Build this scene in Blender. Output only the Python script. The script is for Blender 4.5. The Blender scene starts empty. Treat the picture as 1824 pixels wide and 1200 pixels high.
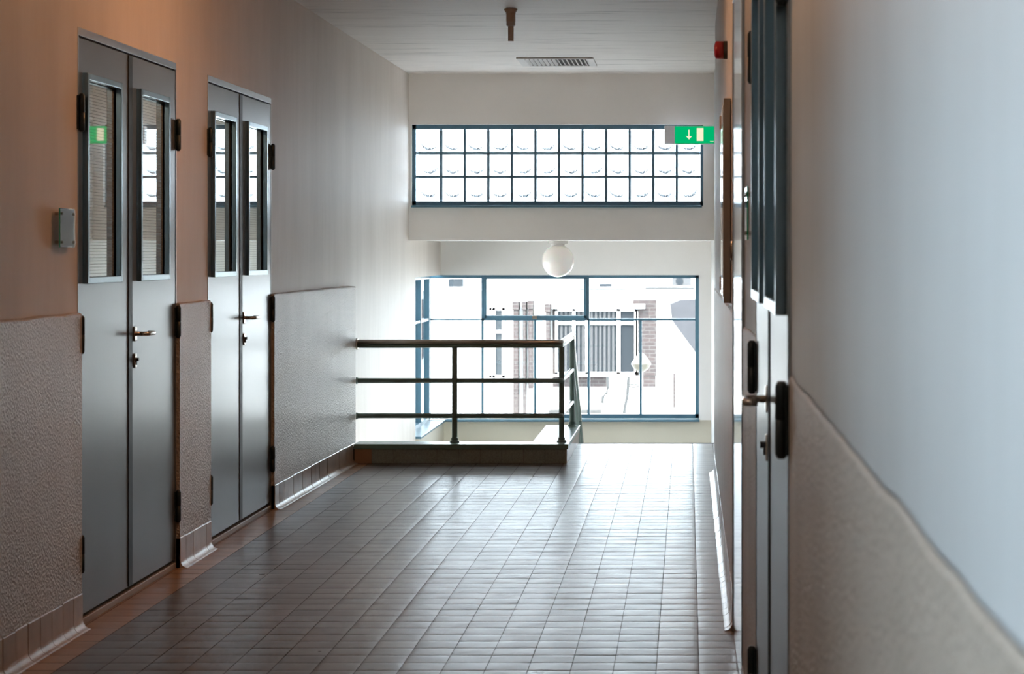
import bpy, bmesh, math, random
from mathutils import Vector, Matrix
random.seed(7)
sc = bpy.context.scene
COL = sc.collection
PI = math.pi
EYE = 1.46

# ------------------------------------------------------------------ camera
cam = bpy.data.cameras.new('camera')
cam.sensor_width = 36.0
cam.lens = 36.0 * 4050 / 1824
cam.shift_x = -(1225 - 912) / 1824
cam.shift_y = -(600 - 450) / 1824
cam.clip_start = 0.05
cam.clip_end = 500
cam.dof.use_dof = True
cam.dof.focus_distance = 14.5
cam.dof.aperture_fstop = 10
camo = bpy.data.objects.new('camera', cam)
COL.objects.link(camo)
camo.location = (0, 0, EYE)
camo.rotation_euler = (PI / 2, 0, 0)
sc.camera = camo

# ------------------------------------------------------------------ view, world, lights
sc.view_settings.view_transform = 'Standard'
sc.view_settings.look = 'None'
sc.view_settings.gamma = 1
sc.view_settings.use_curve_mapping = False
sc.view_settings.exposure = 2.7
sc.cycles.use_denoising = True
sc.cycles.max_bounces = 14
sc.cycles.diffuse_bounces = 9
sc.cycles.glossy_bounces = 5
sc.cycles.transmission_bounces = 8
sc.cycles.transparent_max_bounces = 16
sc.cycles.caustics_reflective = False
sc.cycles.caustics_refractive = False
sc.cycles.sample_clamp_indirect = 8

WORLD = 4.2
SUN = 3.0
w = bpy.data.worlds.new('sky')
sc.world = w
w.use_nodes = True
wn = w.node_tree
wn.nodes.clear()
wo = wn.nodes.new('ShaderNodeOutputWorld')
wb = wn.nodes.new('ShaderNodeBackground')
wb.inputs[0].default_value = (0.68, 0.85, 1.0, 1)
wb.inputs[1].default_value = WORLD
wn.links.new(wb.outputs[0], wo.inputs[0])


def light(name, typ, loc, rot, energy, color=(1, 1, 1), **kw):
    l = bpy.data.lights.new(name, typ)
    l.energy = energy
    l.color = color
    for k, v in kw.items():
        setattr(l, k, v)
    o = bpy.data.objects.new(name, l)
    o.location = loc
    o.rotation_euler = rot
    COL.objects.link(o)
    return o


light('sun', 'SUN', (0, -5, 20), (math.radians(48), 0, math.radians(-24)), SUN, (1, 0.95, 0.88), angle=0.01)


def portal(name, loc, rot, sx, sy):
    o = light(name, 'AREA', loc, rot, 1, shape='RECTANGLE', size=sx, size_y=sy)
    o.data.cycles.is_portal = True
    return o


portal('portal_bay', (-1.18, 22.05, 0.55), (-PI / 2, 0, 0), 2.75, 1.5)
portal('portal_blocks', (-1.11, 19.75, 2.2), (-PI / 2, 0, 0), 2.6, 0.8)
portal('portal_side', (-2.75, 20.8, 0.55), (0, -PI / 2, 0), 1.5, 2.1)
portal('portal_near', (-2.85, -0.05, 1.48), (0, -PI / 2, 0), 1.3, 2.8)


# ------------------------------------------------------------------ materials
class NT:
    def __init__(s, name):
        s.m = bpy.data.materials.new(name)
        s.m.use_nodes = True
        s.t = s.m.node_tree
        s.t.nodes.clear()
        s.out = s.t.nodes.new('ShaderNodeOutputMaterial')

    def n(s, typ, ins=None, **attrs):
        nd = s.t.nodes.new('ShaderNode' + typ)
        for k, v in attrs.items():
            setattr(nd, k, v)
        for k, v in (ins or {}).items():
            s.set(nd.inputs[k], v)
        return nd

    def set(s, sock, v):
        if hasattr(v, 'is_output'):
            s.t.links.new(v, sock)
        else:
            if isinstance(v, tuple) and len(v) == 3 and sock.type == 'RGBA':
                v = v + (1,)
            sock.default_value = v

    def math(s, op, a, b=0.0, c=None, clamp=False):
        nd = s.t.nodes.new('ShaderNodeMath')
        nd.operation = op
        nd.use_clamp = clamp
        s.set(nd.inputs[0], a)
        s.set(nd.inputs[1], b)
        if c is not None:
            s.set(nd.inputs[2], c)
        return nd.outputs[0]

    def mix(s, f, a, b):
        nd = s.t.nodes.new('ShaderNodeMix')
        nd.data_type = 'RGBA'
        s.set(nd.inputs[0], f)
        s.set(nd.inputs[6], a)
        s.set(nd.inputs[7], b)
        return nd.outputs[2]

    def pos(s, scale=(1, 1, 1)):
        tc = s.n('TexCoord')
        mp = s.n('Mapping', {'Vector': tc.outputs['Object'], 'Scale': scale})
        return mp.outputs[0]

    def noise(s, vec, scale, detail=4.0, rough=0.5):
        return s.n('TexNoise', {'Vector': vec, 'Scale': scale, 'Detail': detail, 'Roughness': rough}).outputs[0]

    def ramp(s, f, lo, hi):
        return s.n('MapRange', {'Value': f, 'From Min': lo, 'From Max': hi}).outputs[0]

    def bump(s, h, strength, dist):
        return s.n('Bump', {'Height': h, 'Strength': strength, 'Distance': dist}).outputs[0]

    def finish(s, **p):
        b = s.n('BsdfPrincipled')
        for k, v in p.items():
            s.set(b.inputs[k.replace('_', ' ')], v)
        s.t.links.new(b.outputs[0], s.out.inputs[0])
        return s.m


def simple(name, col, rough=0.5, metal=0.0, var=0.06, scale=30, **kw):
    k = NT(name)
    nz = k.noise(k.pos(), scale, 3)
    c2 = tuple(max(0, c * (1 - var * 2)) for c in col)
    c = k.mix(nz, col, c2)
    r = k.math('MULTIPLY_ADD', nz, 0.08, rough - 0.04)
    return k.finish(Base_Color=c, Roughness=r, Metallic=metal, **kw)


def plaster(name, c1, c2, streak, bump=0.35, rough=0.55):
    k = NT(name)
    n1 = k.noise(k.pos(streak), 1.0, 6, 0.65)
    n2 = k.noise(k.pos(), 1.3, 4)
    f = k.math('ADD', k.ramp(n1, 0.35, 0.68), k.math('MULTIPLY', n2, 0.6), clamp=False)
    f = k.math('MULTIPLY', f, 0.6, clamp=True)
    c = k.mix(f, c1, c2)
    h = k.noise(k.pos(), 60, 5)
    h2 = k.noise(k.pos(streak), 2.0, 5)
    hh = k.math('ADD', h, k.math('MULTIPLY', h2, 2.0))
    return k.finish(Base_Color=c, Roughness=rough, Normal=k.bump(hh, bump, 0.002))


M = {}
M['plaster'] = plaster('smooth_plaster', (0.76, 0.675, 0.61), (0.60, 0.515, 0.45), (4, 2.4, 0.5))
M['plaster_end'] = plaster('grey_white_plaster', (0.90, 0.86, 0.83), (0.85, 0.81, 0.78), (2, 2, 2), 0.2)
M['plaster_right'] = plaster('smooth_plaster_cool_light', (0.60, 0.59, 0.58), (0.51, 0.495, 0.48), (4, 2.4, 0.5))  # same plaster as the left wall, with cool daylight put into the colour
M['cream'] = plaster('cream_paint', (0.74, 0.69, 0.58), (0.70, 0.64, 0.53), (2, 2, 2), 0.1)


def mk_ceiling():
    k = NT('ceiling_paint')
    n1 = k.noise(k.pos((0.9, 5.5, 1)), 1.2, 8, 0.7)
    n2 = k.noise(k.pos((1.1, 8, 1)), 1.0, 8, 0.75)
    f = k.math('MULTIPLY', k.ramp(n1, 0.50, 0.64), k.ramp(n2, 0.44, 0.62), clamp=True)
    f = k.math('MULTIPLY', f, 0.6)
    c = k.mix(k.noise(k.pos((1, 4, 1)), 2.0, 5), (0.86, 0.80, 0.76), (0.75, 0.685, 0.645))
    c = k.mix(f, c, (0.16, 0.12, 0.10))
    return k.finish(Base_Color=c, Roughness=0.6, Normal=k.bump(k.noise(k.pos((2, 12, 1)), 4, 5), 0.3, 0.004))


M['ceiling'] = mk_ceiling()


def mk_rough():
    k = NT('roughcast_dado')
    v = k.n('TexVoronoi', {'Vector': k.pos((1, 1, 1)), 'Scale': 85.0}).outputs['Distance']
    n1 = k.noise(k.pos(), 105, 5, 0.65)
    n2 = k.noise(k.pos((3, 3, 0.8)), 1.4, 5, 0.6)
    h = k.math('ADD', k.math('MULTIPLY', v, 0.6), n1)
    c = k.mix(k.ramp(n2, 0.3, 0.7), (0.64, 0.52, 0.42), (0.53, 0.42, 0.33))
    c = k.mix(k.math('MULTIPLY', k.ramp(n1, 0.35, 0.65), 0.35), c, (0.56, 0.49, 0.41))
    nb = k.bump(h, 1.0, 0.010)
    return k.finish(Base_Color=c, Roughness=0.45, Specular_IOR_Level=0.9, Normal=nb,
                    Coat_Weight=0.25, Coat_Roughness=0.45, Coat_IOR=1.7, Coat_Normal=nb)


M['rough'] = mk_rough()


def mk_tile(name, base, base2, floor=True):
    k = NT(name)
    tc = k.n('TexCoord')
    sp = k.n('SeparateXYZ', {'Vector': tc.outputs['Object']})
    x, y = sp.outputs[0], sp.outputs[1]
    if floor:
        u = k.math('FLOOR', k.math('DIVIDE', k.math('SUBTRACT', x, 0.0395), 0.15))
        # joints are staggered a little from column to column, as in the mesh
        v = k.math('FLOOR', k.math('DIVIDE', y, 0.15))
        cb = k.n('CombineXYZ', {'X': u, 'Y': v}).outputs[0]
    else:
        v = k.math('FLOOR', k.math('DIVIDE', y, 0.15))
        cb = k.n('CombineXYZ', {'X': v}).outputs[0]
    wnz = k.n('TexWhiteNoise', {'Vector': cb}).outputs['Value']
    c = k.mix(wnz, base, base2)
    if floor:
        edge_r = k.math('GREATER_THAN', x, -0.111)
        c = k.mix(k.math('MULTIPLY', edge_r, 0.75), c, (0.34, 0.27, 0.235))
        edge_l = k.math('LESS_THAN', x, -2.2105)
        tan = k.mix(wnz, (0.50, 0.31, 0.19), (0.42, 0.25, 0.15))
        c = k.mix(edge_l, c, tan)
    nz = k.noise(k.pos((2, 3, 2)), 3, 6, 0.6)
    c = k.mix(k.math('MULTIPLY', k.ramp(nz, 0.45, 0.75), 0.3), c, (0.10, 0.08, 0.07))
    nn = k.noise(k.pos((1, 1, 1)), 7, 4)
    r = k.math('MULTIPLY_ADD', nn, 0.14, 0.24)
    return k.finish(Base_Color=c, Roughness=r, Specular_IOR_Level=0.42,
                    Normal=k.bump(k.noise(k.pos((1, 1, 1)), 10, 2), 0.05, 0.001))


M['floor_tile'] = mk_tile('quarry_floor_tile', (0.175, 0.152, 0.15), (0.135, 0.118, 0.12))
M['skirt_tile'] = mk_tile('pink_skirting_tile', (0.56, 0.44, 0.36), (0.47, 0.36, 0.29), False)
M['tan_tile'] = simple('orange_brown_tile', (0.46, 0.28, 0.16), 0.3)
M['grout'] = simple('dark_grout', (0.05, 0.042, 0.038), 0.9)
M['curb_tile'] = simple('dark_granite_tile', (0.42, 0.50, 0.47), 0.4, var=0.3, scale=120)
M['coping'] = simple('green_painted_coping', (0.19, 0.32, 0.29), 0.3)
M['stair'] = simple('grey_stair_terrazzo', (0.35, 0.34, 0.32), 0.4)


def mk_metal(name, col, rough, brush=(40, 40, 0.6), metal=1.0):
    k = NT(name)
    b = k.noise(k.pos(brush), 6, 5, 0.7)
    c = k.mix(b, col, tuple(c * 0.93 for c in col))
    r = k.math('MULTIPLY_ADD', b, 0.03, rough - 0.015)
    big = k.noise(k.pos((1, 1, 0.35)), 2.5, 3)
    return k.finish(Base_Color=c, Roughness=r, Metallic=metal, Normal=k.bump(big, 0.08, 0.004))


M['door_metal'] = mk_metal('brushed_steel_door', (0.13, 0.133, 0.14), 0.31, metal=0.4)
M['door_frame'] = mk_metal('steel_door_frame', (0.40, 0.41, 0.42), 0.36)
M['glaze_frame'] = mk_metal('dark_steel_glazing_frame', (0.20, 0.27, 0.31), 0.24)
M['seal'] = simple('black_seal', (0.012, 0.02, 0.022), 0.5)
M['hinge'] = simple('black_hinge_paint', (0.012, 0.022, 0.024), 0.35)
M['nickel'] = mk_metal('satin_nickel', (0.62, 0.56, 0.49), 0.22, (8, 8, 8))
M['chrome'] = mk_metal('polished_handrail', (0.66, 0.60, 0.54), 0.28, (3, 30, 30))
M['rail_green'] = simple('veiled_green_rail_paint', (0.21, 0.31, 0.285), 0.3)  # dark green lightened: the glare veil of the windows is put into the colour
M['win_steel'] = simple('steel_blue_window_paint', (0.085, 0.19, 0.26), 0.35)
M['white_plastic'] = simple('white_plastic', (0.84, 0.83, 0.88), 0.4)
M['beige_metal'] = simple('beige_grey_metal', (0.46, 0.40, 0.36), 0.45)
M['ring_grey'] = simple('pale_grey_collar', (0.45, 0.44, 0.44), 0.4)
M['red'] = simple('red_plastic', (0.24, 0.008, 0.022), 0.3)
M['black'] = simple('black_plastic', (0.02, 0.02, 0.022), 0.4)
M['vent'] = simple('vent_paint', (0.60, 0.56, 0.53), 0.45)
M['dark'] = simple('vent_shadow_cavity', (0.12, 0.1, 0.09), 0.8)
M['opal'] = simple('opal_glass_unlit', (0.86, 0.80, 0.76), 0.12, var=0.01, Subsurface_Weight=0.3)
M['board_frame'] = simple('brown_grey_board_frame', (0.42, 0.40, 0.385), 0.45)
M['brick'] = None


def emis(name, col, strength):
    k = NT(name)
    e = k.n('Emission', {'Color': col, 'Strength': strength})
    k.t.links.new(e.outputs[0], k.out.inputs[0])
    return k.m


M['lamp_glow'] = emis('lit_globe_glass', (1.0, 0.50, 0.24), 5.0)
M['fill_lamp_glow'] = emis('added_fill_globe_glass', (1.0, 0.80, 0.62), 2.5)
M['exit_green'] = emis('backlit_green', (0.0, 0.42, 0.14), 0.175)
M['exit_white'] = emis('backlit_cream_symbol', (0.95, 0.88, 0.62), 0.155)


def mk_glass(name, tint=(1, 1, 1), rough=0.0, lo=0.0):
    k = NT(name)
    fr = k.n('Fresnel', {'IOR': 1.5}).outputs[0]
    t = k.n('BsdfTransparent', {'Color': tint})
    g = k.n('BsdfGlossy', {'Color': (1, 1, 1), 'Roughness': rough})
    mx = k.n('MixShader')
    k.t.links.new(k.math('ADD', fr, lo, clamp=True), mx.inputs[0])
    k.t.links.new(t.outputs[0], mx.inputs[1])
    k.t.links.new(g.outputs[0], mx.inputs[2])
    k.t.links.new(mx.outputs[0], k.out.inputs[0])
    return k.m


M['glass'] = mk_glass('clear_window_glass', (0.96, 0.98, 0.98))
M['glass_dimming'] = mk_glass('daylight_dimming_glass', (0.77, 0.75, 0.725))  # tint added to dim and warm the daylight through the bay
M['sign_glass'] = mk_glass('clear_sign_glass', (0.95, 0.985, 0.965))


def mk_wired():
    k = NT('wired_door_glass')
    tc = k.n('TexCoord')
    z = k.n('SeparateXYZ', {'Vector': tc.outputs['Object']}).outputs[2]
    f = k.math('FRACT', k.math('DIVIDE', z, 0.0125))
    line = k.math('LESS_THAN', f, 0.14)
    base = k.mix(line, (0.44, 0.47, 0.46), (0.22, 0.24, 0.24))  # opaque pane: the pale base stands in for light from the room behind
    d = k.n('BsdfPrincipled', {'Base Color': base, 'Roughness': 0.5, 'Specular IOR Level': 0.0})
    fr = k.n('Fresnel', {'IOR': 1.6}).outputs[0]
    fr = k.math('MULTIPLY', k.math('MULTIPLY_ADD', fr, 2.2, 0.0), k.math('MULTIPLY_ADD', line, -0.45, 1.0), clamp=True)
    g = k.n('BsdfGlossy', {'Color': (0.92, 1.0, 1.0), 'Roughness': 0.015})
    mx = k.n('MixShader')
    k.t.links.new(fr, mx.inputs[0])
    k.t.links.new(d.outputs[0], mx.inputs[1])
    k.t.links.new(g.outputs[0], mx.inputs[2])
    k.t.links.new(mx.outputs[0], k.out.inputs[0])
    return k.m


M['wired'] = mk_wired()


def mk_block():
    # moulded glass: bright, lightly rippled, a round lens pressed in the lower face
    k = NT('moulded_glass_block')
    n = k.noise(k.pos((1, 1, 1)), 55, 4, 0.6)
    nb = k.bump(n, 0.9, 0.01)
    t = k.n('BsdfTransparent', {'Color': (0.52, 0.51, 0.50)})
    tl = k.n('BsdfTranslucent', {'Color': (0.80, 0.76, 0.73), 'Normal': nb})
    g = k.n('BsdfGlossy', {'Color': (1, 1, 1), 'Roughness': 0.08, 'Normal': nb})
    m1 = k.n('MixShader', {0: 0.45})
    k.t.links.new(t.outputs[0], m1.inputs[1])
    k.t.links.new(tl.outputs[0], m1.inputs[2])
    m2 = k.n('MixShader', {0: 0.08})
    k.t.links.new(m1.outputs[0], m2.inputs[1])
    k.t.links.new(g.outputs[0], m2.inputs[2])
    k.t.links.new(m2.outputs[0], k.out.inputs[0])
    return k.m


M['block'] = mk_block()


def mk_lens():
    k = NT('pressed_lens_ridge_glass')
    n = k.noise(k.pos((1, 1, 1)), 120, 4, 0.7)
    f = k.ramp(n, 0.46, 0.49)
    t = k.n('BsdfTransparent', {'Color': (0.97, 0.98, 1.0)})
    g = k.n('BsdfPrincipled', {'Base Color': (0.22, 0.27, 0.32), 'Roughness': 0.5, 'Transmission Weight': 0.0})
    mx = k.n('MixShader')
    k.t.links.new(k.math('MULTIPLY', f, 1.0, clamp=True), mx.inputs[0])
    k.t.links.new(t.outputs[0], mx.inputs[1])
    k.t.links.new(g.outputs[0], mx.inputs[2])
    k.t.links.new(mx.outputs[0], k.out.inputs[0])
    return k.m


M['lens'] = mk_lens()


def mk_brick():
    k = NT('red_brown_brick')
    tc = k.n('TexCoord')
    sp = k.n('SeparateXYZ', {'Vector': tc.outputs['Object']})
    cb = k.n('CombineXYZ', {'X': k.math('ADD', sp.outputs[0], sp.outputs[1]), 'Y': sp.outputs[2]}).outputs[0]
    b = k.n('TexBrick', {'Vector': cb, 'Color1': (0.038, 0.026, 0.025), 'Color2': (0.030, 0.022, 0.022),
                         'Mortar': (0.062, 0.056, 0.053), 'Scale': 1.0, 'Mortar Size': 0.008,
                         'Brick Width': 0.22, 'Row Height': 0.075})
    return k.finish(Base_Color=b.outputs[0], Roughness=0.8)


M['brick'] = mk_brick()
M['facade'] = simple('white_render', (0.85, 0.85, 0.84), 0.8)
M['facade_white'] = simple('white_painted_joinery', (0.9, 0.9, 0.9), 0.6)
M['slate'] = simple('grey_slate', (0.031, 0.031, 0.037), 0.7, var=0.2, scale=8)
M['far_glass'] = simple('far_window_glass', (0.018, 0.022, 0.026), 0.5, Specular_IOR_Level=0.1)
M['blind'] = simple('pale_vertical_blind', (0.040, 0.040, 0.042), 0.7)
M['ground'] = simple('pale_paving', (0.55, 0.54, 0.52), 0.8)
M['lantern'] = simple('lantern_glass', (0.060, 0.052, 0.036), 0.4)
M['far_grey'] = simple('grey_metal_pole', (0.03, 0.03, 0.03), 0.6)


# ------------------------------------------------------------------ mesh helpers
def obj(name, bm, mat, parent=None, loc=None, smooth=False, bevel=0.0, seg=2):
    me = bpy.data.meshes.new(name)
    bm.normal_update()
    bm.to_mesh(me)
    bm.free()
    mats = mat if isinstance(mat, (list, tuple)) else [mat]
    for m in mats:
        me.materials.append(m)
    if smooth:
        for p in me.polygons:
            p.use_smooth = True
    o = bpy.data.objects.new(name, me)
    COL.objects.link(o)
    if loc:
        o.location = loc
    if parent:
        o.parent = parent
    if bevel:
        b = o.modifiers.new('bevel', 'BEVEL')
        b.width = bevel
        b.segments = seg
        b.limit_method = 'ANGLE'
    return o


def tag(o, label=None, cat=None, group=None, kind=None):
    for k, v in (('label', label), ('category', cat), ('group', group), ('kind', kind)):
        if v:
            o[k] = v
    return o


def empty(name, loc=(0, 0, 0), rot=(0, 0, 0)):
    o = bpy.data.objects.new(name, None)
    o.location = loc
    o.rotation_euler = rot
    o.empty_display_size = 0.1
    COL.objects.link(o)
    return o


def box(bm, x0, x1, y0, y1, z0, z1, mi=0):
    v = [bm.verts.new(p) for p in ((x0, y0, z0), (x1, y0, z0), (x1, y1, z0), (x0, y1, z0),
                                   (x0, y0, z1), (x1, y0, z1), (x1, y1, z1), (x0, y1, z1))]
    for f in ((0, 3, 2, 1), (4, 5, 6, 7), (0, 1, 5, 4), (1, 2, 6, 5), (2, 3, 7, 6), (3, 0, 4, 7)):
        bm.faces.new([v[i] for i in f]).material_index = mi


def B(*boxes):
    bm = bmesh.new()
    for b in boxes:
        box(bm, *b)
    return bm


def prism(bm, pts, z0, z1, mi=0):
    """plan outline pts (x,y), counter-clockwise, from z0 to z1"""
    lo = [bm.verts.new((x, y, z0)) for x, y in pts]
    hi = [bm.verts.new((x, y, z1)) for x, y in pts]
    n = len(pts)
    bm.faces.new(lo[::-1]).material_index = mi
    bm.faces.new(hi).material_index = mi
    for i in range(n):
        j = (i + 1) % n
        bm.faces.new((lo[i], lo[j], hi[j], hi[i])).material_index = mi


def lathe(bm, prof, axis='Z', at=(0, 0, 0), n=24):
    """prof: (radius, height) pairs along axis"""
    rings = []
    at = Vector(at)

    def P(r, h, a):
        c, s = r * math.cos(a), r * math.sin(a)
        if axis == 'Z':
            return at + Vector((c, s, h))
        if axis == 'X':
            return at + Vector((h, c, s))
        return at + Vector((s, h, c))
    for r, h in prof:
        if r < 1e-6:
            rings.append([bm.verts.new(P(0, h, 0))])
        else:
            rings.append([bm.verts.new(P(r, h, 2 * PI * i / n)) for i in range(n)])
    for a, b in zip(rings, rings[1:]):
        for i in range(n):
            j = (i + 1) % n
            if len(a) == 1 and len(b) == 1:
                continue
            if len(a) == 1:
                bm.faces.new((a[0], b[j], b[i]))
            elif len(b) == 1:
                bm.faces.new((a[i], a[j], b[0]))
            else:
                bm.faces.new((a[i], a[j], b[j], b[i]))
    if len(rings[0]) > 1:
        bm.faces.new(rings[0][::-1])
    if len(rings[-1]) > 1:
        bm.faces.new(rings[-1])
    bmesh.ops.recalc_face_normals(bm, faces=bm.faces)


def tube(bm, pts, r, n=16):
    pts = [Vector(p) for p in pts]
    rings = []
    for i, p in enumerate(pts):
        if i == 0:
            d = pts[1] - p
        elif i == len(pts) - 1:
            d = p - pts[i - 1]
        else:
            d = (pts[i + 1] - p).normalized() + (p - pts[i - 1]).normalized()
        d.normalize()
        up = Vector((0, 0, 1)) if abs(d.z) < 0.9 else Vector((1, 0, 0))
        a = d.cross(up).normalized()
        b = a.cross(d).normalized()
        k = 1.0
        if 0 < i < len(pts) - 1:
            k = 1 / max(0.5, d.dot((p - pts[i - 1]).normalized()))
        rings.append([bm.verts.new(p + (a * math.cos(2 * PI * j / n) + b * math.sin(2 * PI * j / n)) * r) for j in range(n)])
    for a, b in zip(rings, rings[1:]):
        for i in range(n):
            j = (i + 1) % n
            bm.faces.new((a[i], a[j], b[j], b[i]))
    bm.faces.new(rings[0][::-1])
    bm.faces.new(rings[-1])
    bmesh.ops.recalc_face_normals(bm, faces=bm.faces)


def bend(a, c, b, r, n=6):
    """points turning from a towards b round corner c"""
    a, b, c = Vector(a), Vector(b), Vector(c)
    p = c + (a - c).normalized() * r
    q = c + (b - c).normalized() * r
    return [a] + [p * (1 - t) ** 2 + c * 2 * t * (1 - t) + q * t * t for t in [i / n for i in range(n + 1)]] + [b]


def struct(o):
    o['kind'] = 'structure'
    return o


CEIL = 2.98
XL = -2.37          # face of the smooth left wall and its doors
DADO = 1.225

# ------------------------------------------------------------------ floor
def floor_mesh():
    bm = bmesh.new()
    fr = [0.008, 0.05, 0.18, 0.5, 0.82, 0.95, 0.992]
    hz = [-0.0008, -0.00028, -0.00006, 0, -0.00006, -0.00028, -0.0008]
    n = len(fr)
    for col in range(-17, 2):
        x0 = 0.0395 + col * 0.15
        off = 0.0
        for row in range(-21, 117):
            y0 = row * 0.15 + off
            if y0 + 0.15 > 17.5:
                continue
            xc, yc = x0 + 0.075, y0 + 0.075
            if yc > 15.77 and xc < -0.845:
                continue
            sx = random.uniform(-1, 1) * 0.00045
            sy = random.uniform(-1, 1) * 0.00055
            dz = random.uniform(-0.0003, 0.0002)
            dx = random.uniform(-0.0005, 0.0005)
            dy = random.uniform(-0.0007, 0.0007)
            g = []
            for j in range(n):
                for i in range(n):
                    z = hz[i] + hz[j] + (fr[i] - .5) * sx + (fr[j] - .5) * sy + dz
                    g.append(bm.verts.new((x0 + fr[i] * .15 + dx, y0 + fr[j] * .15 + dy, max(z, -0.0025))))
            for j in range(n - 1):
                for i in range(n - 1):
                    f = bm.faces.new((g[j * n + i], g[j * n + i + 1], g[(j + 1) * n + i + 1], g[(j + 1) * n + i]))
                    f.smooth = True
    box(bm, -2.55, 0.30, -3.2, 15.77, -0.28, -0.003, 1)
    box(bm, -0.845, 0.30, 15.77, 17.5, -0.28, -0.003, 1)
    return bm


struct(obj('floor', floor_mesh(), [M['floor_tile'], M['grout']]))

# ------------------------------------------------------------------ ceiling
struct(obj('ceiling', B((-2.75, 0.55, -3.2, 19.32, CEIL, CEIL + 0.25)), M['ceiling']))

# ------------------------------------------------------------------ left wall
D1 = (8.83, 10.53)
D2 = (11.22, 12.93)
bm = bmesh.new()
# backing layer, split round the window near the camera
box(bm, -2.75, -2.47, -3.2, -1.4, -0.28, CEIL)
box(bm, -2.75, -2.47, -1.4, 1.3, -0.28, 0.85)
box(bm, -2.75, -2.47, -1.4, 1.3, 2.1, CEIL)
box(bm, -2.75, -2.47, 1.3, 15.77, -0.28, CEIL)
box(bm, -2.75, -2.47, 15.77, 19.79, -3.6, CEIL)
# finished layer
box(bm, -2.47, XL, -3.2, -1.4, -0.28, CEIL)
box(bm, -2.47, XL, -1.4, 1.3, -0.28, 0.85)
box(bm, -2.47, XL, -1.4, 1.3, 2.1, CEIL)
DT = EYE + 0.878     # top of the door frames
for y0, y1 in ((1.3, D1[0]), (D1[1], D2[0]), (D2[1], 15.77)):
    box(bm, -2.47, XL, y0, y1, -0.28, CEIL)
box(bm, -2.47, XL, 15.77, 19.79, -3.6, CEIL)
for d in (D1, D2):
    box(bm, -2.47, XL, d[0], d[1], DT, CEIL)
    box(bm, -2.47, XL, d[0], d[1], -0.28, -0.005)
# header over the side window of the bay
box(bm, -2.75, XL, 19.79, 21.8, 1.245, 1.57)
struct(obj('wall_left', bm, M['plaster']))
struct(obj('wall_bay_left', B((-2.75, -2.34, 19.79, 21.8, -3.6, -0.16)), M['cream']))


def dado(name, pts_face, wall_x, side, z0=0.14, z1=DADO):
    """pts_face: [(y, x)...] along the face, near to far; wall_x behind it"""
    bm = bmesh.new()
    prof = lambda o: None
    # slightly uneven top edge
    ys = []
    (ya, xa), (yb, xb) = pts_face
    n = max(2, int((yb - ya) / 0.12))
    lo, hi, hb, lb = [], [], [], []
    for i in range(n + 1):
        t = i / n
        y = ya + (yb - ya) * t
        x = xa + (xb - xa) * t
        dz = random.uniform(-0.003, 0.003)
        lo.append(bm.verts.new((x, y, z0)))
        hi.append(bm.verts.new((x, y, z1 - 0.006 + dz)))
        hb.append(bm.verts.new((x - 0.004 * side, y, z1 + dz)))
        lb.append(bm.verts.new((wall_x, y, z1 + dz + 0.003)))
    fl = []
    for i in range(n):
        for a, b in ((lo, hi), (hi, hb), (hb, lb)):
            fl.append(bm.faces.new((a[i], a[i + 1], b[i + 1], b[i])))
    bot = [bm.verts.new((wall_x, ya, z0)), bm.verts.new((wall_x, yb, z0))]
    fl.append(bm.faces.new((lo[0], hi[0], hb[0], lb[0], bot[0])))
    fl.append(bm.faces.new((lo[-1], hi[-1], hb[-1], lb[-1], bot[1])))
    bm.faces.new([lo[0], bot[0], bot[1]] + lo[::-1][:-1])
    bm.faces.new([bot[0]] + lb + [bot[1]])
    bmesh.ops.recalc_face_normals(bm, faces=bm.faces)
    return struct(obj(name, bm, M['rough']))


XD = -2.352
dado('trim_1', [(-3.2, XD), (D1[0], XD)], XL, 1)
dado('trim_2', [(D1[1], XD), (D2[0], XD)], XL, 1)
dado('trim_3', [(D2[1], -2.350), (15.85, -2.315)], XL, 1)


def baseboard(name, y0, y1, x0, x1, side, h=0.14, depth=0.018):
    """side +1: sticks out towards +x. x0/x1 = face of the dado at the two ends"""
    prof = [(-depth, h), (0.001, h), (0.003, h - 0.004), (0.003, 0.034), (0.006, 0.022), (0.013, 0.011), (0.023, 0.004), (0.034, 0.0015), (0.034, -0.003), (-depth, -0.003)]
    bm = bmesh.new()

    def X(y):
        return x0 + (x1 - x0) * (y - y0) / (y1 - y0)
    k = math.floor(y0 / 0.15)
    while k * 0.15 < y1:
        a = max(y0, k * 0.15 + 0.0016)
        b = min(y1, (k + 1) * 0.15 - 0.0016)
        k += 1
        if b - a < 0.01:
            continue
        jx = random.uniform(-0.0012, 0.0012)
        jz = random.uniform(-0.002, 0.002)
        rings = []
        for y, sh in ((a, 0.0016), (a + 0.003, 0), (b - 0.003, 0), (b, 0.0016)):
            rings.append([bm.verts.new((X(y) + side * (d - (sh if (d > 0 and z > 0.05) else 0) + jx), y, z + (jz if z > 0.1 else 0) - (sh if z > 0.1 else 0))) for d, z in prof])
        for r, s in zip(rings, rings[1:]):
            for i in range(len(prof)):
                j = (i + 1) % len(prof)
                f = bm.faces.new((r[i], r[j], s[j], s[i]))
                f.smooth = 3 <= i <= 6 and r is rings[1]
        bm.faces.new(rings[0])
        bm.faces.new(rings[-1][::-1])
    bmesh.ops.recalc_face_normals(bm, faces=bm.faces)
    nf = len(bm.faces)
    xs = sorted((-depth * side, 0.0))
    lo = [(X(y0) + xs[0], y0), (X(y0) + xs[1], y0), (X(y1) + xs[1], y1), (X(y1) + xs[0], y1)]
    prism(bm, lo, 0, h - 0.004, 1)
    return struct(obj(name, bm, [M['skirt_tile'], M['grout']]))


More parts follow.
